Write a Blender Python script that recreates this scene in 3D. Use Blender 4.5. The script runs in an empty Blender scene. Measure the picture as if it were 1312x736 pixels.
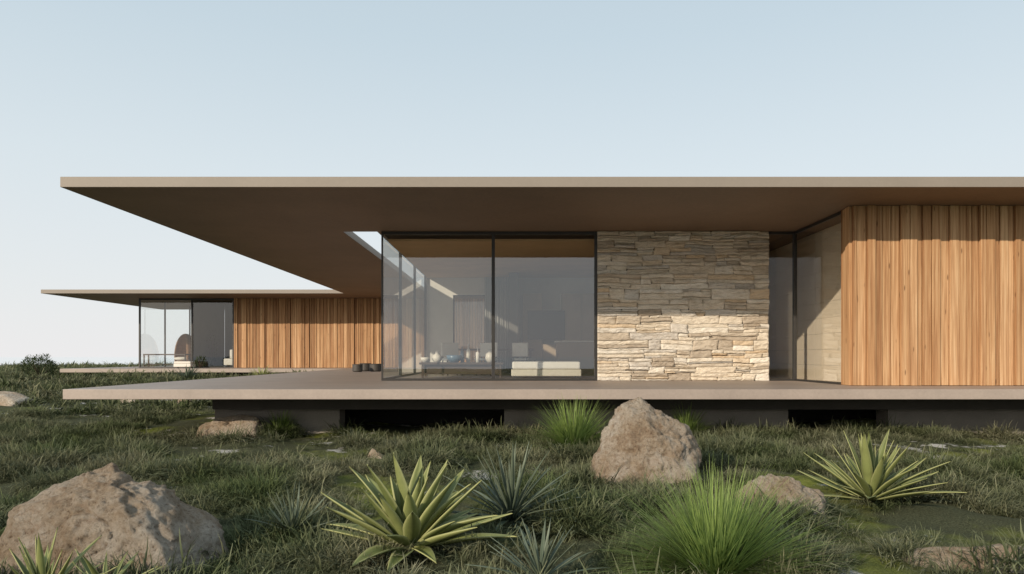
import bpy, bmesh, math, random
import numpy as np
from mathutils import Vector, noise, Matrix
random.seed(7); rng=np.random.default_rng(7)
S=bpy.context.scene
F=875.0; EYE=0.52
def PX(px,D): return (px-656)/F*D
def PZ(py,D): return EYE-(py-457)/F*D
def N(x,y,z=0.0): return noise.noise(Vector((x,y,z)))

# ---------------- materials ----------------
def newmat(name):
    m=bpy.data.materials.new(name); m.use_nodes=True
    nt=m.node_tree; nt.nodes.clear()
    out=nt.nodes.new('ShaderNodeOutputMaterial')
    return m,nt,out
def nd(nt,t,**kw):
    n=nt.nodes.new(t)
    for k,v in kw.items():
        if k.startswith('i_'):
            n.inputs[k[2:].replace('_',' ')].default_value=v
        else: setattr(n,k,v)
    return n
def ramp(nt,src,stops):
    r=nt.nodes.new('ShaderNodeValToRGB')
    el=r.color_ramp.elements
    while len(el)<len(stops): el.new(0.5)
    for e,(p,c) in zip(el,stops):
        e.position=p; e.color=(*c,1) if len(c)==3 else c
    nt.links.new(src,r.inputs[0]); return r
def mixc(nt,fac,a,b,mode='MIX'):
    m=nt.nodes.new('ShaderNodeMix'); m.data_type='RGBA'; m.blend_type=mode
    for s,v in ((m.inputs[0],fac),(m.inputs[6],a),(m.inputs[7],b)):
        if hasattr(v,'links') or isinstance(v,bpy.types.NodeSocket): nt.links.new(v,s)
        elif isinstance(v,(int,float)): s.default_value=v
        else: s.default_value=(*v,1)
    return m.outputs[2]
def coords(nt,scale=(1,1,1),kind='Object'):
    tc=nt.nodes.new('ShaderNodeTexCoord'); mp=nt.nodes.new('ShaderNodeMapping')
    mp.inputs['Scale'].default_value=scale
    nt.links.new(tc.outputs[kind],mp.inputs[0]); return mp.outputs[0]
def noi(nt,vec,scale,detail=6,rough=.6):
    n=nd(nt,'ShaderNodeTexNoise'); n.inputs['Scale'].default_value=scale
    n.inputs['Detail'].default_value=detail; n.inputs['Roughness'].default_value=rough
    nt.links.new(vec,n.inputs['Vector']); return n.outputs['Fac']
def bump(nt,h,strength,dist=0.01):
    b=nt.nodes.new('ShaderNodeBump'); b.inputs['Strength'].default_value=strength
    b.inputs['Distance'].default_value=dist; nt.links.new(h,b.inputs['Height']); return b.outputs[0]
def princ(nt,out,col,rough=.7,normal=None,metal=0,spec=.5):
    p=nt.nodes.new('ShaderNodeBsdfPrincipled')
    if isinstance(col,bpy.types.NodeSocket): nt.links.new(col,p.inputs['Base Color'])
    else: p.inputs['Base Color'].default_value=(*col,1)
    if isinstance(rough,bpy.types.NodeSocket): nt.links.new(rough,p.inputs['Roughness'])
    else: p.inputs['Roughness'].default_value=rough
    p.inputs['Metallic'].default_value=metal
    p.inputs['Specular IOR Level'].default_value=spec
    if normal: nt.links.new(normal,p.inputs['Normal'])
    nt.links.new(p.outputs[0],out.inputs[0]); return p
def plaster(name,col,var=.12,rough=.75,scale=1.5,bmp=.15,spec=.5):
    m,nt,out=newmat(name); v=coords(nt)
    a=noi(nt,v,scale,8,.65); b=noi(nt,v,scale*30,4,.6)
    lo=tuple(c*(1-var*1.6) for c in col); hi=tuple(min(1,c*(1+var*1.2)) for c in col)
    r=ramp(nt,a,[(.3,lo),(.7,hi)])
    c=mixc(nt,.35,r.outputs[0],ramp(nt,b,[(.3,lo),(.7,hi)]).outputs[0])
    princ(nt,out,c,rough,bump(nt,b,bmp,.004),spec=spec); return m
def woodmat(name,dark,mid,light):
    m,nt,out=newmat(name)
    at=nd(nt,'ShaderNodeAttribute',attribute_name='rnd')
    tc=nt.nodes.new('ShaderNodeTexCoord')
    comb=nd(nt,'ShaderNodeCombineXYZ')
    mul=nd(nt,'ShaderNodeMath',operation='MULTIPLY'); mul.inputs[1].default_value=37.
    nt.links.new(at.outputs['Fac'],mul.inputs[0])
    nt.links.new(mul.outputs[0],comb.inputs[0]); nt.links.new(mul.outputs[0],comb.inputs[2])
    add=nd(nt,'ShaderNodeVectorMath',operation='ADD')
    nt.links.new(tc.outputs['Object'],add.inputs[0]); nt.links.new(comb.outputs[0],add.inputs[1])
    def nz(sc,detail,dist,rough=.6):
        mp=nt.nodes.new('ShaderNodeMapping'); mp.inputs['Scale'].default_value=sc
        nt.links.new(add.outputs[0],mp.inputs[0])
        n1=nd(nt,'ShaderNodeTexNoise'); n1.inputs['Scale'].default_value=1.0; n1.inputs['Detail'].default_value=detail; n1.inputs['Roughness'].default_value=rough; n1.inputs['Distortion'].default_value=dist
        nt.links.new(mp.outputs[0],n1.inputs['Vector']); return n1.outputs['Fac']
    a=nz((30,30,.7),6,.35); a2=nz((9,9,.5),4,.6); f=nz((130,130,2.0),3,0)
    c=ramp(nt,a,[(.28,dark),(.5,mid),(.72,light)]).outputs[0]
    c=mixc(nt,.4,c,ramp(nt,a2,[(.3,(.76,.69,.62)),(.7,(1.12,1.12,1.12))]).outputs[0],'MULTIPLY')
    mp3=nt.nodes.new('ShaderNodeMapping'); mp3.inputs['Scale'].default_value=(8,8,1.9)
    nt.links.new(add.outputs[0],mp3.inputs[0])
    vo=nd(nt,'ShaderNodeTexVoronoi'); vo.inputs['Scale'].default_value=1.0
    nt.links.new(mp3.outputs[0],vo.inputs['Vector'])
    kn=ramp(nt,vo.outputs['Distance'],[(.06,(.8,.8,.8)),(.13,(0,0,0))]).outputs[0]
    c=mixc(nt,kn,c,tuple(x*.5 for x in dark))
    pl=ramp(nt,at.outputs['Fac'],[(0,(.60,.54,.49)),(.25,(.82,.78,.74)),(.5,(.98,.97,.95)),(.75,(1.06,1.08,1.08)),(1,(1.20,1.28,1.36))]).outputs[0]
    c=mixc(nt,1.0,c,pl,'MULTIPLY')
    c=mixc(nt,.35,c,ramp(nt,f,[(.35,(.5,.45,.4)),(.6,(1.05,1.05,1.05))]).outputs[0],'MULTIPLY')
    princ(nt,out,c,.65,bump(nt,f,.35,.004),spec=.3); return m
def glassmat(name,tint,refl):
    m,nt,out=newmat(name)
    t=nd(nt,'ShaderNodeBsdfTransparent'); t.inputs[0].default_value=(*tint,1)
    g=nd(nt,'ShaderNodeBsdfGlossy'); g.inputs['Roughness'].default_value=0.0; g.inputs[0].default_value=(.95,.97,1,1)
    lw=nd(nt,'ShaderNodeLayerWeight'); lw.inputs[0].default_value=.5
    pw=nd(nt,'ShaderNodeMath',operation='POWER'); pw.inputs[1].default_value=3.5
    nt.links.new(lw.outputs['Facing'],pw.inputs[0])
    ma=nd(nt,'ShaderNodeMath',operation='MULTIPLY_ADD',use_clamp=True); ma.inputs[1].default_value=.8; ma.inputs[2].default_value=refl
    nt.links.new(pw.outputs[0],ma.inputs[0])
    mx=nd(nt,'ShaderNodeMixShader'); nt.links.new(ma.outputs[0],mx.inputs[0])
    nt.links.new(t.outputs[0],mx.inputs[1]); nt.links.new(g.outputs[0],mx.inputs[2])
    nt.links.new(mx.outputs[0],out.inputs[0]); return m
def leafmat(name,base,tip,rough=.5,transl=.25,edge=None,simple=False):
    m,nt,out=newmat(name)
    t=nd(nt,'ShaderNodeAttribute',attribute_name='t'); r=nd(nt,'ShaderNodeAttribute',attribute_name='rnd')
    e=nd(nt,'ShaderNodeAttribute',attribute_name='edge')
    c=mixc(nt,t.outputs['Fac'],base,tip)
    pl=ramp(nt,r.outputs['Fac'],[(0,(.65,.68,.6)),(1,(1.35,1.3,1.3))]).outputs[0]
    c=mixc(nt,1.0,c,pl,'MULTIPLY')
    if not simple:
        v=coords(nt); n=noi(nt,v,9,5)
        c=mixc(nt,.5,c,ramp(nt,n,[(.3,(.6,.6,.55)),(.7,(1.15,1.15,1.1))]).outputs[0],'MULTIPLY')
    else:
        ge=nt.nodes.new('ShaderNodeNewGeometry'); n=noi(nt,ge.outputs['Position'],.8,3)
        c=mixc(nt,1.0,c,ramp(nt,n,[(.34,(.60,.72,.52)),(.5,(.95,.97,.93)),(.64,(1.32,1.24,1.28))]).outputs[0],'MULTIPLY')
    if edge:
        er=ramp(nt,e.outputs['Fac'],[(.72,(0,0,0)),(.98,(1,1,1))]).outputs[0]
        c=mixc(nt,er,c,edge)
    if simple:
        p=nd(nt,'ShaderNodeBsdfDiffuse'); nt.links.new(c,p.inputs[0])
    else:
        p=nt.nodes.new('ShaderNodeBsdfPrincipled'); nt.links.new(c,p.inputs['Base Color']); p.inputs['Roughness'].default_value=rough
        p.inputs['Specular IOR Level'].default_value=.35
    tr=nd(nt,'ShaderNodeBsdfTranslucent'); nt.links.new(c,tr.inputs[0])
    mx=nd(nt,'ShaderNodeMixShader'); mx.inputs[0].default_value=transl
    nt.links.new(p.outputs[0],mx.inputs[1]); nt.links.new(tr.outputs[0],mx.inputs[2]); nt.links.new(mx.outputs[0],out.inputs[0])
    return m

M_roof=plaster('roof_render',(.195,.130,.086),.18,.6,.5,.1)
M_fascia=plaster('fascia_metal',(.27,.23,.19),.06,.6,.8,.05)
M_deck=plaster('deck_concrete',(.37,.305,.26),.13,.5,.9,.2)
M_conc=plaster('foundation_concrete',(.23,.205,.175),.2,.85,1.5,.4)
M_beam=plaster('dark_beam',(.055,.048,.04),.2,.8,2,.3)
M_black=plaster('underdeck_shade',(.02,.018,.016),.1,.9)  # near-black colour for the shade under the deck
M_frame=plaster('dark_metal_frame',(.03,.028,.026),.1,.4,3,.02)
M_int=plaster('interior_plaster',(.66,.63,.57),.06,.85)
M_intc=plaster('interior_timber_ceiling',(.62,.40,.21),.1,.7)
M_intd=plaster('interior_dark_panel',(.13,.12,.105),.1,.6)
M_floor=plaster('interior_floor',(.42,.36,.30),.08,.35)
M_white=plaster('white_upholstery',(.75,.71,.64),.04,.9,4,.3)
M_dkwood=plaster('dark_wood',(.07,.045,.03),.2,.5)
M_ceram=plaster('ceramic',(.7,.65,.57),.1,.4,5,.05)
M_ceramb=plaster('blue_ceramic',(.10,.17,.24),.1,.3,5,.05)
M_pot=plaster('dark_pot',(.06,.055,.05),.2,.6)
M_curt=plaster('curtain_fabric',(.42,.41,.38),.05,.9)
M_wicker=plaster('wicker',(.27,.15,.08),.3,.8,8,.6)
M_wood=woodmat('cedar_planks',(.30,.145,.065),(.49,.28,.14),(.64,.43,.245))
M_glass=glassmat('window_glass',(.90,.92,.90),.15)
M_glass2=glassmat('clear_glass',(.93,.95,.94),.09)

def stonemat():
    m,nt,out=newmat('ledge_stone')
    at=nd(nt,'ShaderNodeAttribute',attribute_name='rnd')
    base=ramp(nt,at.outputs['Fac'],[(0,(.42,.36,.29)),(.2,(.64,.57,.47)),(.45,(.72,.66,.56)),(.6,(.63,.50,.35)),(.72,(.75,.70,.61)),(.88,(.53,.50,.46)),(1,(.80,.76,.68))]).outputs[0]
    v=coords(nt,(1,1,2.5)); n1=noi(nt,v,4,10,.7); n2=noi(nt,v,35,6,.7)
    c=mixc(nt,.65,base,ramp(nt,n1,[(.3,(.60,.52,.42)),(.48,(.98,.96,.93)),(.7,(1.15,1.15,1.15))]).outputs[0],'MULTIPLY')
    c=mixc(nt,.55,c,ramp(nt,n2,[(.3,(.54,.49,.43)),(.5,(1.03,1.03,1.03))]).outputs[0],'MULTIPLY')
    princ(nt,out,c,.9,bump(nt,n2,.7,.014),spec=.2); return m
M_stone=stonemat()
def bouldermat(name,g=1.0,brown=.55):
    m,nt,out=newmat(name)
    v=coords(nt); n1=noi(nt,v,2.2,12,.72); n2=noi(nt,v,30,9,.8); n3=noi(nt,v,5,12,.75)
    sc=lambda c: tuple(min(.8,x*g) for x in c)
    c=ramp(nt,n1,[(.30,sc((.27,.18,.115))),(.43,sc((.45,.35,.25))),(.55,sc((.57,.49,.395))),(.70,sc((.70,.65,.57)))]).outputs[0]
    c=mixc(nt,.85,c,ramp(nt,n2,[(.36,(.30,.24,.19)),(.46,(.88,.85,.82)),(.66,(1.2,1.2,1.2))]).outputs[0],'MULTIPLY')
    c=mixc(nt,ramp(nt,n3,[(.54,(0,0,0)),(.66,(brown,)*3)]).outputs[0],c,(.34,.21,.125))
    h=nd(nt,'ShaderNodeMath',operation='ADD'); nt.links.new(n2,h.inputs[0]); nt.links.new(n3,h.inputs[1])
    princ(nt,out,c,.92,bump(nt,h.outputs[0],1.0,.07),spec=.2); return m
M_rock=bouldermat('boulder_rock'); M_pale=bouldermat('pale_flat_rock',1.15,.1)
def groundmat():
    m,nt,out=newmat('ground_moss_soil')
    v=coords(nt); n1=noi(nt,v,.55,6,.6); n2=noi(nt,v,7,8,.7); n3=noi(nt,v,60,5,.7); n4=noi(nt,v,1.7,5,.6)
    moss=ramp(nt,n2,[(.3,(.09,.115,.02)),(.5,(.20,.23,.04)),(.7,(.31,.32,.08))]).outputs[0]
    soil=ramp(nt,n3,[(.3,(.05,.055,.03)),(.7,(.12,.125,.07))]).outputs[0]
    c=mixc(nt,ramp(nt,n1,[(.50,(1,1,1)),(.64,(0,0,0))]).outputs[0],moss,soil)
    pale=ramp(nt,n4,[(.60,(0,0,0)),(.64,(1,1,1))]).outputs[0]
    c=mixc(nt,pale,c,(.55,.53,.49))
    c=mixc(nt,.6,c,ramp(nt,n3,[(.3,(.45,.45,.45)),(.6,(1.1,1.1,1.1))]).outputs[0],'MULTIPLY')
    princ(nt,out,c,.95,bump(nt,n3,.8,.03),spec=.1); return m
M_ground=groundmat()
m,nt,out=newmat('haze_white'); v=coords(nt); n=noi(nt,v,.004,4)
df=nd(nt,'ShaderNodeBsdfDiffuse'); nt.links.new(ramp(nt,n,[(.3,(.84,.84,.85)),(.7,(.89,.885,.89))]).outputs[0],df.inputs[0]); nt.links.new(df.outputs[0],out.inputs[0]); M_haze=m  # pale diffuse colour stands in for haze along the horizon

# ---------------- mesh builder ----------------
class MB:
    def __init__(s): s.v=[];s.f=[];s.a={'rnd':[], 't':[], 'edge':[]}
    def addv(s,co,rnd=.5,t=0,e=0):
        s.v.append(tuple(co)); s.a['rnd'].append(rnd); s.a['t'].append(t); s.a['edge'].append(e); return len(s.v)-1
    def box(s,x0,x1,y0,y1,z0,z1,rnd=.5):
        i=len(s.v)
        for x,y,z in ((x0,y0,z0),(x1,y0,z0),(x1,y1,z0),(x0,y1,z0),(x0,y0,z1),(x1,y0,z1),(x1,y1,z1),(x0,y1,z1)): s.addv((x,y,z),rnd)
        for q in ((0,3,2,1),(4,5,6,7),(0,1,5,4),(1,2,6,5),(2,3,7,6),(3,0,4,7)): s.f.append(tuple(i+k for k in q))
    def lathe(s,prof,cx,cy,cz,n=24,rnd=.5):
        i=len(s.v)
        for r,z in prof:
            for k in range(n):
                a=2*math.pi*k/n; s.addv((cx+r*math.cos(a),cy+r*math.sin(a),cz+z),rnd)
        for j in range(len(prof)-1):
            for k in range(n):
                s.f.append((i+j*n+k,i+j*n+(k+1)%n,i+(j+1)*n+(k+1)%n,i+(j+1)*n+k))
        s.f.append(tuple(i+k for k in reversed(range(n)))); s.f.append(tuple(i+(len(prof)-1)*n+k for k in range(n)))
    def obj(s,name,mat,parent=None,bevel=0,smooth=False,link=True):
        me=bpy.data.meshes.new(name); me.from_pydata(s.v,[],s.f); 
        for k,vals in s.a.items():
            at=me.attributes.new(k,'FLOAT','POINT'); at.data.foreach_set('value',vals)
        me.materials.append(mat)
        if smooth: me.polygons.foreach_set('use_smooth',[True]*len(me.polygons))
        me.update()
        o=bpy.data.objects.new(name,me)
        if link: S.collection.objects.link(o)
        if parent: o.parent=parent
        if bevel:
            b=o.modifiers.new('bevel','BEVEL'); b.width=bevel; b.segments=2; b.limit_method='ANGLE'
        return o
def box(name,x0,x1,y0,y1,z0,z1,mat,parent=None,bevel=0):
    b=MB(); b.box(x0,x1,y0,y1,z0,z1); return b.obj(name,mat,parent,bevel)
def pane(name,p0,p1,z0,z1,mat,parent):
    b=MB()
    for c in ((*p0,z0),(*p1,z0),(*p1,z1),(*p0,z1)): b.addv(c)
    b.f.append((0,1,2,3)); return b.obj(name,mat,parent)
def empty(name):
    o=bpy.data.objects.new(name,None); S.collection.objects.link(o); return o
def slab(name,poly,z0,z1,mat,parent,mat_side=None,bevel=0):
    bm=bmesh.new(); vs=[bm.verts.new((x,y,z0)) for x,y in poly]; f=bm.faces.new(vs)
    bm.normal_update()
    if f.normal.z>0: f.normal_flip()
    r=bmesh.ops.extrude_face_region(bm,geom=[f])
    for g in r['geom']:
        if isinstance(g,bmesh.types.BMVert): g.co.z=z1
    if not [x for x in bm.faces if abs(x.calc_center_median().z-z0)<1e-5]: bm.faces.new(vs)
    bmesh.ops.recalc_face_normals(bm,faces=bm.faces)
    me=bpy.data.meshes.new(name)
    bm.normal_update()
    for x in bm.faces:
        if mat_side and abs(x.normal.z)<.5: x.material_index=1
    bm.to_mesh(me); bm.free(); me.materials.append(mat)
    if mat_side: me.materials.append(mat_side)
    o=bpy.data.objects.new(name,me); S.collection.objects.link(o); o.parent=parent
    if bevel:
        b=o.modifiers.new('bevel','BEVEL'); b.width=bevel; b.segments=2; b.limit_method='ANGLE'
    return o

# ---------------- terrain ----------------
def hgt(x,y):
    r=math.hypot(x*.8,y-10)
    z=-.87
    s=min(1,max(0,(y-13)/13)); s=s*s*(3-2*s); z+=.50*s
    z+=.10*N(x*.22,y*.22,3.1)*(1-.6*s)+.05*N(x*.8,y*.8,1.7)*(1-.5*s)
    if r<35: z+=.06*N(x*2.3,y*2.3,5)*(1-.5*s)
    if r>58: z-= (1-math.exp(-((r-58)/45)**2))*9
    return z
def axis(lo,hi,step,far):
    a=list(np.arange(lo,hi,step)); s=step; x=hi; R=[]
    while x<far: R.append(x); s*=1.22; x+=s
    s=step; x=lo-step; L=[]
    while x>-far: L.append(x); s*=1.22; x-=s
    return L[::-1]+a+R
xs=axis(-15,15,.14,4000); ys=axis(1,32,.14,4000)
nx=len(xs)
vv=[(x,y,hgt(x,y)) for y in ys for x in xs]
ff=[(j*nx+i,j*nx+i+1,(j+1)*nx+i+1,(j+1)*nx+i) for j in range(len(ys)-1) for i in range(nx-1)]
me=bpy.data.meshes.new('ground'); me.from_pydata(vv,[],ff); me.materials.append(M_ground)
me.polygons.foreach_set('use_smooth',[True]*len(ff)); o=bpy.data.objects.new('ground',me); S.collection.objects.link(o)
b=MB(); 
for c in ((-6000,-6000,-6),(6000,-6000,-6),(6000,6000,-6),(-6000,6000,-6)): b.addv(c)
b.f.append((0,1,2,3)); b.obj('haze_sheet',M_haze)  # flat white sheet, painted haze beyond the plateau edge

# ---------------- main house ----------------
H=empty('modern_house')
DF=10.8; DG=14.65; DW=12.14; ZS=3.2
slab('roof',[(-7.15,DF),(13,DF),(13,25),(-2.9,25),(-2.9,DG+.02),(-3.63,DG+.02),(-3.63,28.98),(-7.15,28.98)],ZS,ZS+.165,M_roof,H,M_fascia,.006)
slab('deck',[(-7.11,DF),(13,DF),(13,25),(-1,25),(-1,29.0),(-7.11,29.0)],-.16,0,M_deck,H,None,.008)
box('support_beam',-5.2,13,11.85,12.05,-.40,-.163,M_beam,H)
for x0,x1 in ((PX(275,12.2),PX(435,12.2)),(PX(646,12.2),PX(1010,12.2)),(PX(1138,12.2),13)):
    box('foundation_wall',x0,x1,12.2,12.6,-1.2,-.402,M_conc,H)
box('underdeck_shade_back',-5.2,13,14.0,14.2,-1.2,-.163,M_black,H)  # black sheets paint the shade seen through the underdeck openings
box('underdeck_shade_side',-5.2,-5.0,12.62,13.99,-1.2,-.163,M_black,H)

def planks(name,axis_,a0,a1,fixed,z0,z1,parent,seed=1):
    R=random.Random(seed); b=MB(); a=a0
    while a<a1-.02:
        w=R.choice([.06,.08,.10,.13,.16,.16])*R.uniform(.92,1.08); w=min(w,a1-a)
        d=R.choice([.008,.02,.038,.055]); rn=R.random()
        g=.014
        if axis_=='x': b.box(a+g/2,a+w-g/2,fixed-d,fixed+.03,z0+R.uniform(0,.004),z1,rn)
        else: b.box(fixed-d,fixed+.03,a+g/2,a+w-g/2,z0,z1,rn)
        a+=w
    return b.obj(name,M_wood,parent,.003)
XW=6.05
planks('timber_cladding','x',XW,13,DW,0.004,ZS-.003,H,seed=3)
planks('timber_cladding_return','y',DW+.035,12.52,XW,0.004,ZS-.003,H,seed=5)
box('timber_backing',XW+.034,13,DW+.034,DW+.2,.004,ZS-.002,M_beam,H)
box('timber_backing_return',XW+.034,XW+.2,DW+.204,12.52,.004,ZS-.002,M_beam,H)

# stone wall
def stonewall(name,x0,x1,z0,z1,yf,parent):
    R=random.Random(11); b=MB()
    def stone(xa,xb,za,zb):
        rn=R.random(); prot=R.uniform(0,.07)**1.0; g=.0035
        xa+=g;xb-=g;za+=g*.8;zb-=g*.8
        nxx=max(4,int((xb-xa)/.03)); nz=max(3,int((zb-za)/.015)); i=len(b.v)
        tilt=R.uniform(-.016,.016); sk=R.uniform(-.04,.04)
        for k in range(nz+1):
            for j in range(nxx+1):
                u=j/nxx; w=k/nz
                x=xa+(xb-xa)*u; z=za+(zb-za)*w
                if x0+.05<x<x1-.05: x+=sk*(w-.5)
                zz=z
                if z0+.02<z<z1-.02: zz+=.026*N(x*1.7,z*2.2,7)+.010*N(x*9,z*4,2)
                ed=min(u*(xb-xa),(1-u)*(xb-xa),w*(zb-za),(1-w)*(zb-za))
                rd=.014*math.exp(-(ed/.010))
                nn=.022*N(x*6+rn*50,z*18,rn*9)+.012*N(x*18,z*60,rn*30)
                y=yf-prot-.02+tilt*(w-.5)*2+rd-nn
                b.addv((x,y,zz),rn)
        W=nxx+1
        for k in range(nz):
            for j in range(nxx): b.f.append((i+k*W+j,i+k*W+j+1,i+(k+1)*W+j+1,i+(k+1)*W+j))
        ring=[i+j for j in range(W)]+[i+k*W+nxx for k in range(1,nz+1)]+[i+nz*W+j for j in range(nxx-1,-1,-1)]+[i+k*W for k in range(nz-1,0,-1)]
        back=[b.addv((b.v[q][0],yf+.03,b.v[q][2]),rn) for q in ring]
        n=len(ring)
        for q in range(n): b.f.append((ring[(q+1)%n],ring[q],back[q],back[(q+1)%n]))
    z=z0
    while z<z1-.01:
        h=R.uniform(.11,.23)
        if z+h>z1-.08: h=z1-z
        x=x0
        while x<x1-.01:
            w=R.uniform(.25,1.1)
            if x+w>x1-.2: w=x1-x
            n=R.choice([1,1,2,2,3,3]) if h>.15 else R.choice([1,1,2,2,3])
            cuts=sorted([0,1]+[ (q+1)/n+R.uniform(-.12,.12) for q in range(n-1)])
            for q in range(n):
                xm=x+w*R.uniform(.3,.7)
                if R.random()<.4 and w>.5:
                    stone(x,xm,z+h*cuts[q],z+h*cuts[q+1]); stone(xm,x+w,z+h*cuts[q],z+h*cuts[q+1])
                else: stone(x,x+w,z+h*cuts[q],z+h*cuts[q+1])
            x+=w
        z+=h
    b.obj(name,M_stone,parent)
SX0=PX(765,DG); SX1=PX(984,DG)
stonewall('stone_wall',SX0,SX1,.003,ZS-.003,DG-.02,H)
M_mortar=plaster('mortar',(.12,.10,.075),.2,.95)
box('stone_wall_core',SX0+.01,SX1-.01,DG+.0,DG+.35,.003,ZS-.003,M_mortar,H)

# living room glazing
GX0=PX(490,DG); GX1=SX0-.0; GM=PX(632,DG)
b=MB()
b.box(GX0+.016,GX1-.06,DG-.03,DG+.03,.003,.05)
b.box(GX0+.016,GX1-.06,DG-.03,DG+.03,ZS-.07,ZS-.003)
b.box(GM-.035,GM+.035,DG-.034,DG+.034,.051,ZS-.071)
b.box(GX1-.059,GX1-.003,DG-.034,DG+.034,.003,ZS-.003)
b.box(GX0-.02,GX0+.015,DG-.034,DG+.001,.003,ZS-.003)
b.box(GX0-.03,GX0+.03,DG+.035,22,.003,.05); b.box(GX0-.03,GX0+.03,DG+.035,22,ZS-.07,ZS-.003)
for y in (17.0,19.5,21.9): b.box(GX0-.034,GX0+.034,y-.03,y+.03,.051,ZS-.071)
b.obj('window_frames',M_frame,H,.003)
pane('window_glass',(GX0+.016,DG),(GM-.036,DG),.051,ZS-.071,M_glass,H)
pane('window_glass',(GM+.036,DG),(GX1-.06,DG),.051,ZS-.071,M_glass,H)
for y0,y1 in ((DG+.04,16.97),(17.03,19.47),(19.53,21.87)): pane('side_glass',(GX0,y0),(GX0,y1),.051,ZS-.071,M_glass2,H)
# interior
box('interior_floor',GX0+.04,5.6,DG+.04,22,.004,.012,M_floor,H)
WX0,WX1=-1.9,-.85
box('interior_back_wall',GX0-.03,WX0,22.0,22.2,.004,ZS-.003,M_int,H)
box('interior_back_wall',WX1,13,22.0,22.2,.004,ZS-.003,M_int,H)
box('added_opening_lintel',WX0+.001,WX1-.001,22.0,22.2,2.5,ZS-.003,M_int,H)
pane('added_rear_glass',(WX0+.04,22.1),(WX1-.04,22.1),.05,2.46,M_glass2,H)  # rear opening added to brighten the room, in place of a sun patch
b=MB(); b.box(WX0+.002,WX0+.04,22.05,22.15,.014,2.498); b.box(WX1-.04,WX1-.002,22.05,22.15,.014,2.498); b.box(WX0+.041,WX1-.041,22.05,22.15,2.46,2.498); b.obj('added_opening_frame',M_frame,H)
box('interior_ceiling',GX0+.05,5.55,DG+.4,21.98,ZS-.14,ZS-.09,M_intc,H)
box('interior_partition',4.6,4.75,DG+.36,21.99,.013,ZS-.145,M_int,H)
M_cab=plaster('cabinet_oak',(.42,.32,.22),.1,.6)
b=MB()
for i in range(6):
    xa=.34+i*.62
    if i in (1,): continue
    b.box(xa,xa+.606,21.4,21.98,.10,2.5)
b.box(.96,1.566,21.4,21.98,.10,.9)
b.obj('kitchen_units',M_cab,H,.004)
box('kitchen_island',1.3,3.6,19.4,20.2,.013,.92,M_cab,H,.01); box('island_worktop',1.25,3.65,19.35,20.25,.922,.97,M_white,H,.005)
b=MB(); b.box(PX(676,21.3),PX(724,21.3),21.33,21.39,1.05,1.95); b.obj('wall_screen',M_frame,H,.005)
box('shelf_board',.96,1.572,21.5,21.98,1.4,1.43,M_dkwood,H); box('shelf_board',.96,1.572,21.5,21.98,1.9,1.93,M_dkwood,H)
box('interior_fin_wall',-.1,.2,20.6,21.9,.013,ZS-.15,M_intd,H)
b=MB()
n=70
for i in range(n+1):
    xx=-.85+ .75*i/n; yy=21.3+.05*math.sin(i*1.3)+.015*math.sin(i*3.1)
    b.addv((xx,yy,.02)); b.addv((xx,yy,ZS-.2))
for i in range(n): b.f.append((2*i,2*i+2,2*i+3,2*i+1))
b.obj('curtain',M_curt,H,smooth=True)
# entry recess
EX=XW
b=MB()
b.box(SX1+.003,EX-.02,DG-.03,DG+.03,.003,.04); b.box(SX1+.003,EX-.02,DG-.03,DG+.03,ZS-.06,ZS-.003)
b.box(EX-.019,EX+.05,DG-.035,DG+.035,.003,ZS-.003)
b.box(EX-.0,EX+.045,12.53,DG-.036,.003,.04); b.box(EX-.0,EX+.045,12.53,DG-.036,ZS-.06,ZS-.003)
b.obj('entry_frame',M_frame,H,.003)
pane('entry_glass',(SX1+.005,DG),(EX-.02,DG),.041,ZS-.061,M_glass,H)
pane('entry_side_glass',(EX+.02,12.54),(EX+.02,DG-.037),.041,ZS-.061,M_glass2,H)
b=MB(); z=.01
while z<ZS-.05:
    h=min(.33,ZS-.01-z); b.box(6.55,6.6,DW+.22,17.6,z,z+h-.004,.5); z+=h
b.obj('hall_boarded_wall',plaster('pale_board',(.74,.62,.48),.05,.8),H,.001)
box('hall_end_wall',4.76,8,17.7,17.8,.013,ZS-.01,M_intd,H)
box('hall_floor',5.62,6.54,DG+.04,17.55,.004,.012,M_floor,H)
planks('hall_timber_panel','x',4.8,6.5,17.6,.013,1.7,H,seed=9)

# ---------------- furniture (main room) ----------------
def table(name,x0,x1,y0,y1,h,mat):
    E=empty(name); box('top',x0,x1,y0,y1,h-.05,h,mat,E,.006)
    for i,(x,y) in enumerate(((x0+.05,y0+.05),(x1-.1,y0+.05),(x0+.05,y1-.1),(x1-.1,y1-.1))): box('leg_%d'%(i+1),x,x+.05,y,y+.05,.013,h-.052,mat,E)
    box('shelf',x0+.11,x1-.11,y0+.06,y1-.06,.1,.13,mat,E,.003)
    return E
TD=15.9
tx0,tx1=PX(537,TD),PX(645,TD)
E=table('coffee_table',tx0,tx1,TD,TD+.8,.38,M_dkwood)
box('drawer_front',tx0+.11,tx1-.11,TD+.12,TD+.7,.132,.328,M_dkwood,E,.004)
def vase(name,px,D,base,h,r,mat,kind=0):
    b=MB(); 
    prof=[[(r*.6,0),(r,h*.3),(r*.9,h*.6),(r*.35,h*.82),(r*.42,h)],[(r*.5,0),(r*.9,h*.5),(r,h)],[(r*.8,0),(r*.8,h*.65),(r*.25,h*.75),(r*.25,h)]][kind]
    b.lathe(prof,PX(px,D),D,base,20); return b.obj(name,mat,smooth=True)
vase('vase',560,16.3,.38,.26,.12,M_ceram,0); vase('bowl',582,16.1,.38,.17,.19,M_ceramb,1)
vase('bottle',600,16.3,.38,.44,.06,M_ceram,2); vase('bottle',612,16.2,.38,.34,.055,M_white,2)
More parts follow.
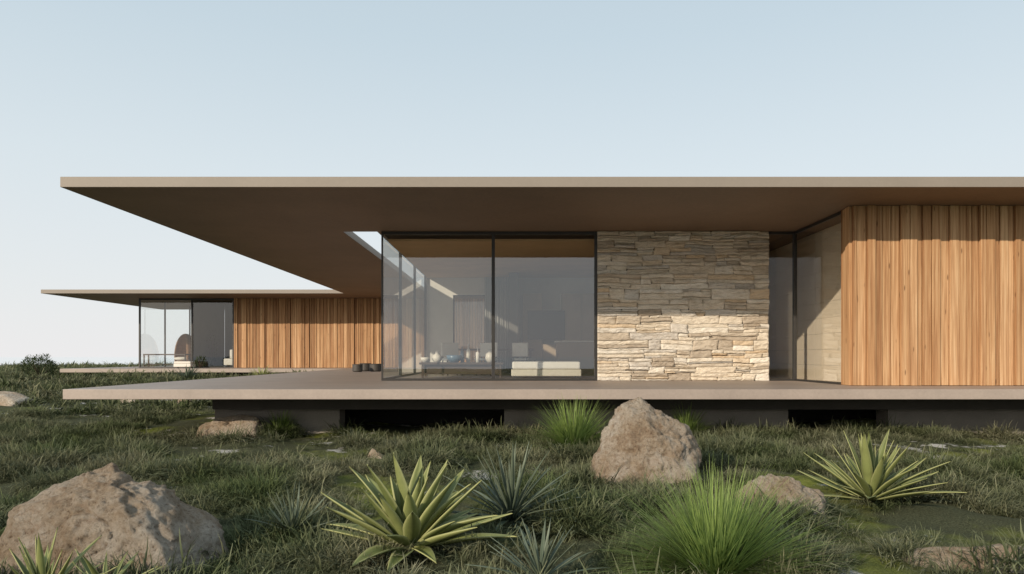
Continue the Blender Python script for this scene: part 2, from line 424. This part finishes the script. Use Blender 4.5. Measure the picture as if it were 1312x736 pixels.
vase('vase',628,16.3,.38,.32,.12,M_ceram,0); vase('bowl',545,16.2,.38,.12,.12,M_ceram,1)
vase('bottle',592,16.4,.38,.38,.05,M_ceramb,2)
E=empty('daybed_sofa'); D=15.9; x0=PX(655,D); x1=PX(745,D)
box('base',x0,x1,D,D+.85,.06,.22,M_ceram,E,.02); box('cushion',x0+.02,x1-.02,D+.01,D+.84,.223,.40,M_white,E,.04)
for i in range(4): box('foot_%d'%(i+1),(x0+.05,x1-.1)[i%2],(x0+.1,x1-.05)[i%2],(D+.05,D+.7)[i//2],(D+.1,D+.75)[i//2],.013,.058,M_frame,E)
def chair(name,cx,cy,ang,mat):
    E=empty(name)
    box('seat',-.25,.25,-.25,.25,.40,.46,mat,E,.02); box('backrest',-.25,.25,.22,.27,.50,.88,mat,E,.02)
    for i,(x,y) in enumerate(((-.22,-.22),(.19,-.22),(-.22,.22),(.19,.22))): box('leg_%d'%(i+1),x,x+.03,y,y+.03,0,.5 if y>0 else .398,M_frame,E)
    E.location=(cx,cy,.013); E.rotation_euler=(0,0,ang)
chair('dining_chair',-1.6,18.4,.4,M_white); chair('dining_chair',-.7,18.3,-.3,M_white); chair('dining_chair',.35,18.7,2.6,M_ceram)
table('dining_table',-1.5,.6,19.1,19.9,.74,M_dkwood)
def pot(name,px,D,r,h):
    b=MB(); b.lathe([(r*.8,0),(r,h*.15),(r,h*.9),(r*1.05,h),(r*.9,h),(r*.88,h*.85)],PX(px,D),D,.0,28); return b.obj(name,M_pot,smooth=False,bevel=.004)
pot('planter_pot',458,23,.17,.26); pot('planter_pot',468,24.2,.2,.28); pot('planter_pot',481,23.5,.2,.27)

# ---------------- far pavilion ----------------
P=empty('glass_pavilion'); PF=29.0; PW=31.5
XL=PX(52,PF)
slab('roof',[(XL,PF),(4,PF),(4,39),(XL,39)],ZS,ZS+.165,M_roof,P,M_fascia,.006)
slab('deck',[(XL+.8,PF+.004),(4,PF+.004),(4,39),(XL+.8,39)],-.16,0,M_deck,P,None,.008)
box('foundation_wall',XL+2.2,4,PF+1.5,PF+1.8,-1.3,-.163,M_conc,P)
PX0=PX(178,PW); PXM=PX(245,PW); PX1=PX(300,PW)
planks('timber_cladding','x',PX1,3.9,PW,.004,ZS-.003,P,seed=21)
box('timber_backing',PX1+.01,3.9,PW+.034,PW+.2,.004,ZS-.003,M_beam,P)
b=MB()
for x in (PX0,PXM,PX1-.07): b.box(x,x+.07,PW-.035,PW+.035,.004,ZS-.003)
b.box(PX0+.071,PXM-.001,PW-.03,PW+.03,.004,.05); b.box(PX0+.071,PXM-.001,PW-.03,PW+.03,ZS-.08,ZS-.003)
b.box(PXM+.071,PX1-.071,PW-.03,PW+.03,.004,.05); b.box(PXM+.071,PX1-.071,PW-.03,PW+.03,ZS-.08,ZS-.003)
for y in (33.8,36.4): b.box(PX0,PX0+.06,y-.03,y+.03,.004,ZS-.003)
b.box(PXM,PXM+.06,36.4,36.46,.004,ZS-.003)
b.obj('window_frames',M_frame,P,.003)
pane('window_glass',(PX0+.07,PW),(PXM,PW),.05,ZS-.08,M_glass2,P); pane('window_glass',(PXM+.07,PW),(PX1-.07,PW),.05,ZS-.08,M_glass2,P)
pane('side_glass',(PX0+.03,PW+.04),(PX0+.03,33.76),.01,ZS-.01,M_glass2,P); pane('side_glass',(PX0+.03,33.84),(PX0+.03,36.36),.01,ZS-.01,M_glass2,P)
pane('added_rear_glass',(PX0+.07,36.4),(PXM-.01,36.4),.01,ZS-.01,M_glass2,P)
M_olive=plaster('olive_panel',(.10,.105,.085),.1,.8)
box('interior_back_wall',PXM+.07,3.9,35.0,35.2,.004,ZS-.003,M_olive,P)
box('interior_divider_wall',PXM+.0,PXM+.06,PW+.04,35.0,.004,ZS-.003,M_olive,P)
box('interior_partition',PXM+3.0,PXM+3.1,PW+.24,34.99,.004,ZS-.003,M_olive,P)
E=empty('long_bench')
xa,xb=PX(186,32.3),PX(240,32.3)
box('seat',xa,xb,32.1,32.6,.58,.64,M_dkwood,E,.005)
for i,(x,y) in enumerate(((xa,32.12),(xb-.06,32.12),(xa,32.52),(xb-.06,32.52))): box('leg_%d'%(i+1),x,x+.05,y,y+.05,.004,.578,M_dkwood,E)
box('stretcher',xa+.06,xb-.07,32.3,32.34,.12,.16,M_dkwood,E)
b=MB(); cx,cy=PX(240,33.8)-.1,33.8; nn=24
rows=[]
for j in range(13):
    ph=-.35+ (math.pi/2+.35)*j/12; row=[]
    for k in range(nn+1):
        a=math.radians(-60)+math.radians(230)*k/nn
        r=.62*math.cos(ph)
        row.append(b.addv((cx+r*math.cos(a),cy+r*math.sin(a),.55+1.1*math.sin(ph)),.5))
    rows.append(row)
for j in range(12):
    for k in range(nn): b.f.append((rows[j][k],rows[j][k+1],rows[j+1][k+1],rows[j+1][k]))
E=empty('wicker_hood_chair'); o=b.obj('shell',M_wicker,E,smooth=True); so=o.modifiers.new('s','SOLIDIFY'); so.thickness=.05
b=MB(); b.lathe([(.3,0),(.5,.08),(.5,.16),(.3,.2)],cx,cy,.3,20); b.obj('cushion',M_white,E,smooth=True)
b=MB(); b.lathe([(.45,0),(.45,.25),(.4,.3)],cx,cy,.004,20); b.obj('base',M_wicker,E)
E=empty('lounge_sofa')
D=30.6; x0=PX(222,D);x1=PX(244,D)
box('base',x0,x1,D,D+.5,.05,.2,M_white,E,.02); box('cushion',x0+.01,x1-.01,D+.01,D+.49,.203,.3,M_white,E,.03)
for i in range(2): box('foot_%d'%(i+1),(x0+.05,x1-.1)[i],(x0+.1,x1-.05)[i],D+.2,D+.3,.001,.048,M_frame,E)
E=empty('armchair'); x0=PX(290,32.6); x1=PX(299,32.6)
box('seat',x0-.1,x1,32.5,33.1,.1,.42,M_white,E,.04); box('backrest',x1-.15,x1+.0,32.5,33.1,.423,.85,M_white,E,.04)

# ---------------- boulders ----------------
FOOT=[]
def boulder(name,px0,px1,pytop,pybot,sil,depth=.8,seed=1,sub=6,rough=1.0,D=None,mat=None):
    zc=1.39
    if D is None: D=F*zc/(pybot-457)
    R=random.Random(seed)
    X0,X1=PX(px0,D),PX(px1,D); w=X1-X0; h=(pybot-pytop)/F*D
    pts=[]
    for u,v in sil:
        x=(u-.5)*w; z=v*h
        k=1-.45*v
        pts.append((x,R.uniform(-.1,.1)*w*depth,z))
        s=.5*w*depth*k
        pts.append((x*.78+R.uniform(-.05,.05)*w,-s*R.uniform(.6,1),z*R.uniform(.55,.85)))
        pts.append((x*.72+R.uniform(-.05,.05)*w,s*R.uniform(.6,1),z*R.uniform(.6,.9)))
    pts+=[((u-.5)*w*.95,dy*w*depth*.4,-.3*h) for u in (0.05,.95) for dy in (-1,1)]
    bm=bmesh.new()
    for p in pts: bm.verts.new(p)
    r=bmesh.ops.convex_hull(bm,input=bm.verts); bmesh.ops.recalc_face_normals(bm,faces=bm.faces)
    c=Vector((0,0,h*.35)); pl=[]
    for f in bm.faces: 
        d=f.normal.dot(f.verts[0].co-c)
        if d>0: pl.append((np.array(f.normal),d))
    bm.free()
    NN=np.array([p[0] for p in pl]); DD=np.array([p[1] for p in pl])
    bm=bmesh.new(); bmesh.ops.create_icosphere(bm,subdivisions=sub,radius=1)
    dirs=np.array([v.co[:] for v in bm.verts]); 
    dots=dirs@NN.T; q=np.where(dots>1e-3,dots/DD,0); rr=(np.sum(q**34,axis=1))**(-1/34)
    sc=max(w,h)
    for v,d,r_ in zip(bm.verts,dirs,rr):
        p=Vector(d)*float(r_)
        s=Vector((seed*3.1,seed,0))
        rid=1-abs(noise.noise(p*(5/sc)+s*2))
        n=noise.noise(p*(2.4/sc)+s)*.04+noise.noise(p*(6/sc)+s)*.04-max(0,rid-.92)*.22+noise.noise(p*(14/sc)+s)*.022+noise.noise(p*(30/sc)+s)*.014+noise.noise(p*(70/sc)+s)*.008
        p=p+Vector(d)*n*sc*rough
        v.co=p+c
    for f in bm.faces: f.smooth=True
    me=bpy.data.meshes.new(name); bm.to_mesh(me); bm.free(); me.materials.append(mat or M_rock)
    zg=-.87 if D<14 else hgt((X0+X1)/2,D)
    o=bpy.data.objects.new(name,me); S.collection.objects.link(o); o.location=((X0+X1)/2,D+.0,zg-.02)
    FOOT.append(((X0+X1)/2,D,w*.46,w*depth*.4))
    return o
boulder('boulder',8,288,590,706,[(0,.22),(.02,.0),(.07,.42),(.16,.72),(.30,.93),(.42,1.0),(.52,.99),(.68,.76),(.85,.50),(.97,.28),(1,0)],.75,3)
boulder('boulder',752,897,508,619,[(0,.08),(.03,.38),(.12,.66),(.30,.97),(.36,1.0),(.50,.95),(.62,.86),(.86,.76),(.98,.58),(1,.35),(.98,.0)],.8,5)
boulder('boulder',943,1058,604,662,[(0,.5),(.05,.2),(.15,.9),(.3,1.0),(.6,.92),(.85,.7),(1,.5),(.98,0)],.8,8)
boulder('boulder',252,338,529,560,[(0,.3),(.1,.6),(.35,.8),(.7,1.0),(.95,.9),(1,.3)],.8,9,5)
boulder('boulder',226,250,513,526,[(0,.3),(.2,.9),(.6,1.0),(1,.4)],.8,10,4)
boulder('flat_stone',1150,1420,694,728,[(0,.5),(.1,.9),(.4,1.0),(.7,.9),(1,.5)],.35,12,5,.3,mat=M_pale)
boulder('flat_stone',-40,42,509,526,[(0,.3),(.1,.9),(.4,1.0),(.7,.9),(1,.4)],.8,13,5,.4,mat=M_pale)
boulder('flat_stone',152,180,514,524,[(0,.3),(.3,1.0),(1,.4)],.8,14,4,.4,mat=M_pale)
boulder('flat_stone',470,492,572,588,[(0,.3),(.3,1.0),(1,.4)],.8,16,4,.4,mat=M_pale)

# ---------------- plants ----------------
M_agave=leafmat('agave_leaf',(.18,.215,.075),(.23,.26,.10),rough=.5,transl=.12,edge=(.38,.39,.17))
M_yucca=leafmat('yucca_leaf',(.08,.11,.075),(.18,.215,.16),rough=.5,transl=.15)
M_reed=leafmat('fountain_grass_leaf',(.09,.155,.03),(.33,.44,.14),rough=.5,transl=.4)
M_shrub=leafmat('shrub_leaf',(.05,.075,.03),(.10,.13,.06),rough=.6,transl=.3)
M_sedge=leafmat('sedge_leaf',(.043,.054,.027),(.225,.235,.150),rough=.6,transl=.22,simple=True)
def leaf(b,base,az,el,L,W,droop,R,seg=9,fold=.35,cross=5,twist=0):
    rn=R.random(); side=Vector((-math.sin(az),math.cos(az),0)); p=Vector(base); e=el; rows=[]
    for k in range(seg+1):
        s=k/seg
        ww=W*(.55+.45*min(1,s/.4))*(1 if s<.45 else (1-((s-.45)/.55)**1.6))
        ww=max(ww,.002) if s<1 else .0008
        up=Vector((-math.cos(az)*math.sin(e),-math.sin(az)*math.sin(e),math.cos(e)))
        row=[]
        for c in range(cross):
            u=(c/(cross-1)-.5)*2
            q=p+side*(u*ww*.5)+up*(abs(u)**1.5*ww*.5*fold)
            row.append(b.addv(q,rn,s,abs(u)))
        rows.append(row)
        e-=droop/seg; az2=az+twist*s
        p=p+Vector((math.cos(az2)*math.cos(e),math.sin(az2)*math.cos(e),math.sin(e)))*(L/seg)
    for k in range(seg):
        for c in range(cross-1): b.f.append((rows[k][c],rows[k][c+1],rows[k+1][c+1],rows[k+1][c]))
def rosette(name,px,pybase,Rpx,n,Wf,mat,seed,elr=(5,85),droop=(.0,.5),thick=.006,fold=.4,D=None,dz=0):
    if D is None: D=F*1.37/(pybase-457)
    x=PX(px,D); L=Rpx/F*D; R=random.Random(seed); b=MB()
    z=hgt(x,D)+.02+dz
    for i in range(n):
        f=(i+.5)/n; az=i*2.39996+R.uniform(-.3,.3)
        el=math.radians(elr[0]+(elr[1]-elr[0])*f**1.1+R.uniform(-7,7))
        l=L*R.uniform(.75,1.15)*(1-.15*f)
        br=.06*L*(1-f)
        leaf(b,(x+math.cos(az)*br*1.5,D+math.sin(az)*br*1.5,z+.05*f*L),az,el,l,l*Wf*R.uniform(.85,1.15),R.uniform(*droop)*(1.3-f),R,fold=fold,twist=R.uniform(-.35,.35))
    o=b.obj(name,mat,smooth=True); so=o.modifiers.new('s','SOLIDIFY'); so.thickness=thick
    return o
rosette('agave_plant',525,703,126,46,.20,M_agave,1,(12,80),(-.1,.4),.008,.5)
rosette('agave_plant',1115,640,95,44,.13,M_agave,2,(8,80),(-.2,.25),.006)
rosette('yucca_plant',655,672,104,60,.055,M_yucca,3,(10,85),(.0,.6),.003,dz=.04)
rosette('yucca_plant',375,680,66,22,.06,M_yucca,4,(25,85),(.0,.3),.003,dz=.05)
rosette('yucca_plant',692,748,84,30,.06,M_yucca,5,(15,80),(.0,.4),.003,dz=.04)
rosette('agave_plant',55,770,95,26,.10,M_agave,6,(18,80),(-.1,.3),.005,dz=.04)
rosette('agave_plant',135,764,84,16,.10,M_agave,16,(8,60),(-.1,.2),.005,dz=.04)
def reed(name,px,pybase,Hpx,n,seed,spread=1.0,D=None,w=.005,mat=None):
    if D is None: D=F*1.37/(pybase-457)
    x=PX(px,D); L=Hpx/F*D; R=random.Random(seed); b=MB(); z=hgt(x,D)-.01
    for i in range(n):
        az=R.uniform(0,2*math.pi); f=R.random()**.6
        el=math.radians(90-62*f*spread+R.uniform(-6,6)); l=L*R.uniform(.6,1.15)*(1+.05*f)
        br=.13*L*math.sqrt(R.random())
        leaf(b,(x+math.cos(az)*br,D+math.sin(az)*br,z),az+R.uniform(-.3,.3),el,l,w*R.uniform(.7,1.3),R.uniform(.1,.7)*(.4+f),R,seg=6,cross=2,fold=0,twist=R.uniform(-.4,.4))
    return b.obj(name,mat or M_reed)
reed('fountain_grass',918,740,148,1700,1,1.05,w=.0065)
reed('fountain_grass',735,577,70,900,2,.95,w=.010)
reed('fountain_grass',880,560,42,400,3,1.0,w=.011)
reed('fountain_grass',360,557,34,400,4,1.2,w=.012)
reed('fountain_grass',335,478,22,160,6,1.15,D=26,w=.035,mat=M_agave)
reed('fountain_grass',241,483,22,200,7,1.2,D=25,w=.035,mat=M_yucca)
def shrub(name,px,D,wpx,hpx,seed,n=1600,z=None,leafs=.05):
    R=random.Random(seed); x=PX(px,D); w=wpx/F*D/2; h=hpx/F*D; b=MB(); z0=hgt(x,D) if z is None else z
    E=empty(name)
    for i in range(n):
        a=R.uniform(0,6.283); u=R.uniform(-.6,1); r=R.uniform(.45,1)**.5
        d=Vector((math.cos(a)*math.sqrt(max(0,1-u*u)),math.sin(a)*math.sqrt(max(0,1-u*u)),u))
        k=1+.35*noise.noise(d*2.2+Vector((seed,0,0)))
        p=Vector((x+d.x*w*r*k,D+d.y*w*r*k,z0+h*.42+d.z*h*.55*r*k))
        leaf(b,p,R.uniform(0,6.28),R.uniform(-.3,1.3),leafs*R.uniform(1,2),leafs*.5,.2,R,seg=3,cross=2,fold=0)
    b.obj('foliage',M_shrub,E)
    s=MB()
    for i in range(14):
        az=R.uniform(0,6.28); leaf(s,(x,D,z0),az,R.uniform(.6,1.4),h*.8,.04,.1,R,seg=4,cross=3)
    s.obj('stems',M_dkwood,E)
    return E
shrub('shrub',50,27,42,32,1,2600,leafs=.06)
shrub('potted_plant',270,33.2,18,34,2,300,z=.35,leafs=.10)
shrub('shrub',256,30,16,16,3,350,leafs=.06,z=0)
b=MB(); b.lathe([(.17,0),(.24,.35),(.2,.35)],PX(270,33.2),33.2,.004,20); b.obj('planter_pot',M_pot)
shrub('shrub',-60,31,60,34,5,1500,leafs=.07)

# ---------------- grass ----------------
def tuftcol(name,nv,nb,rad,Lr,wr,seg,elr):
    col=bpy.data.collections.new(name)
    for v in range(nv):
        R=random.Random(100+v); b=MB()
        for i in range(nb):
            a=R.uniform(0,6.28); rr=rad*math.sqrt(R.random())
            az=a+R.uniform(-1.4,1.4); el=math.radians(R.uniform(*elr))
            leaf(b,(math.cos(a)*rr,math.sin(a)*rr,-.01),az,el,R.uniform(*Lr),R.uniform(*wr),R.uniform(.3,1.9),R,seg=seg,cross=2,fold=0,twist=R.uniform(-1,1))
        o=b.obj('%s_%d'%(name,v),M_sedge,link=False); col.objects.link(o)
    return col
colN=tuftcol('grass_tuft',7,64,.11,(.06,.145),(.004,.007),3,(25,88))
colF=tuftcol('grass_far_tuft',5,34,.12,(.07,.14),(.010,.016),2,(25,88))
def inb(x,y):
    if y>12.0 and x>-5.2 and y<29.5: return True
    if y>12.3 and x>-7.0 and x<13 and y<29: return True
    if y>PF+.3 and x>XL+1 and x<4 and y<39: return True
    return False
def scatter(y0,y1,dens,s0,s1,margin,P):
    pts,scl=P
    W=.75*y1+margin; n=int(dens*2*W*(y1-y0))
    X=rng.uniform(-W,W,n); Y=rng.uniform(y0,y1,n); U=rng.random(n); V=rng.random(n)
    for x,y,u,v in zip(X,Y,U,V):
        if abs(x)>.75*y+margin or inb(x,y): continue
        m=N(x*.45,y*.45,9)+.6*N(x*1.5,y*1.5,4)
        mo=N(x*1.3,y*1.3,30)+.7*N(x*3.4,y*3.4,11)
        p=1.0 if m>-.15 else max(.05,1+(m+.15)*7)
        if u>p: continue
        if any(((x-a)/c)**2+((y-bb)/d)**2<1 for a,bb,c,d in FOOT): continue
        s=(s0+(s1-s0)*v)*(1.0+1.15*mo)
        if p<1: s*=.75
        pts.append((x,y,hgt(x,y)+.09*max(0,mo))); scl.append(max(.38,s))
PN=([],[]);PFr=([],[])
scatter(2.2,9,140,.75,1.4,2,PN)
scatter(9,15,80,.9,1.5,2,PN)
scatter(15,34,20,1.2,2.0,2,PFr)
scatter(34,80,4,2.0,3.0,2,PFr)
print('grass pts',len(PN[0]),len(PFr[0]))
G=empty('grass')
def inst(name,P,col):
    me=bpy.data.meshes.new(name); me.from_pydata(P[0],[],[]); at=me.attributes.new('scl','FLOAT','POINT'); at.data.foreach_set('value',P[1])
    me.materials.append(M_sedge)
    g=bpy.data.objects.new(name,me); S.collection.objects.link(g); g.parent=G
    gn=bpy.data.node_groups.new('grass_scatter','GeometryNodeTree')
    gn.interface.new_socket('Geometry',in_out='INPUT',socket_type='NodeSocketGeometry'); gn.interface.new_socket('Geometry',in_out='OUTPUT',socket_type='NodeSocketGeometry')
    gi=gn.nodes.new('NodeGroupInput'); go=gn.nodes.new('NodeGroupOutput')
    ip=gn.nodes.new('GeometryNodeInstanceOnPoints'); ci=gn.nodes.new('GeometryNodeCollectionInfo')
    ci.inputs['Collection'].default_value=col; ci.inputs['Separate Children'].default_value=True; ci.inputs['Reset Children'].default_value=True
    ip.inputs['Pick Instance'].default_value=True
    rv=gn.nodes.new('FunctionNodeRandomValue'); rv.data_type='FLOAT_VECTOR'; rv.inputs[0].default_value=(-.35,-.35,0); rv.inputs[1].default_value=(.35,.35,6.283)
    na=gn.nodes.new('GeometryNodeInputNamedAttribute'); na.data_type='FLOAT'; na.inputs['Name'].default_value='scl'
    L=gn.links
    L.new(gi.outputs[0],ip.inputs['Points']); L.new(ci.outputs[0],ip.inputs['Instance']); L.new(rv.outputs[0],ip.inputs['Rotation'])
    L.new(na.outputs['Attribute'],ip.inputs['Scale']); L.new(ip.outputs[0],go.inputs[0])
    mo=g.modifiers.new('scatter','NODES'); mo.node_group=gn
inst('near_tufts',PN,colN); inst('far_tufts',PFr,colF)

# ---------------- light & sky ----------------
AZ=math.radians(40); EL=math.radians(20)
d=Vector((math.sin(AZ)*math.cos(EL),math.cos(AZ)*math.cos(EL),-math.sin(EL)))
ld=bpy.data.lights.new('sun','SUN'); ld.energy=4.0; ld.angle=math.radians(.6); ld.color=(1,.86,.69)
lo=bpy.data.objects.new('sun',ld); lo.rotation_euler=d.to_track_quat('-Z','Y').to_euler(); S.collection.objects.link(lo); lo.location=(-10,-10,12)
w=bpy.data.worlds.new('World'); S.world=w; w.use_nodes=True; nt=w.node_tree
bg=nt.nodes['Background']; bg.inputs[1].default_value=.1
sky=nt.nodes.new('ShaderNodeTexSky'); sky.sky_type='NISHITA'; sky.sun_disc=False; sky.sun_elevation=EL; sky.sun_rotation=math.atan2(-d.x,-d.y)%(2*math.pi); sky.dust_density=3; sky.air_density=1
tc=nt.nodes.new('ShaderNodeTexCoord'); sp=nt.nodes.new('ShaderNodeSeparateXYZ'); nt.links.new(tc.outputs['Generated'],sp.inputs[0])
r=ramp(nt,sp.outputs[2],[(0,(.96,.95,.955)),(.08,(.88,.91,.925)),(.25,(.77,.855,.90)),(.42,(.63,.75,.825)),(1,(.36,.48,.58))])
sc=nt.nodes.new('ShaderNodeVectorMath'); sc.operation='SCALE'; sc.inputs['Scale'].default_value=10.; nt.links.new(r.outputs[0],sc.inputs[0])
mx=mixc(nt,.87,sky.outputs[0],sc.outputs[0])
nt.links.new(mx,bg.inputs[0])

cam=bpy.data.cameras.new('camera'); cam.lens=24.0; cam.sensor_width=36; cam.shift_y=89/1312; cam.clip_end=12000; cam.clip_start=.05
co=bpy.data.objects.new('camera',cam); co.location=(0,0,EYE); co.rotation_euler=(math.radians(90),0,0); S.collection.objects.link(co); S.camera=co
S.view_settings.view_transform='Standard'; S.view_settings.look='None'; S.view_settings.exposure=0
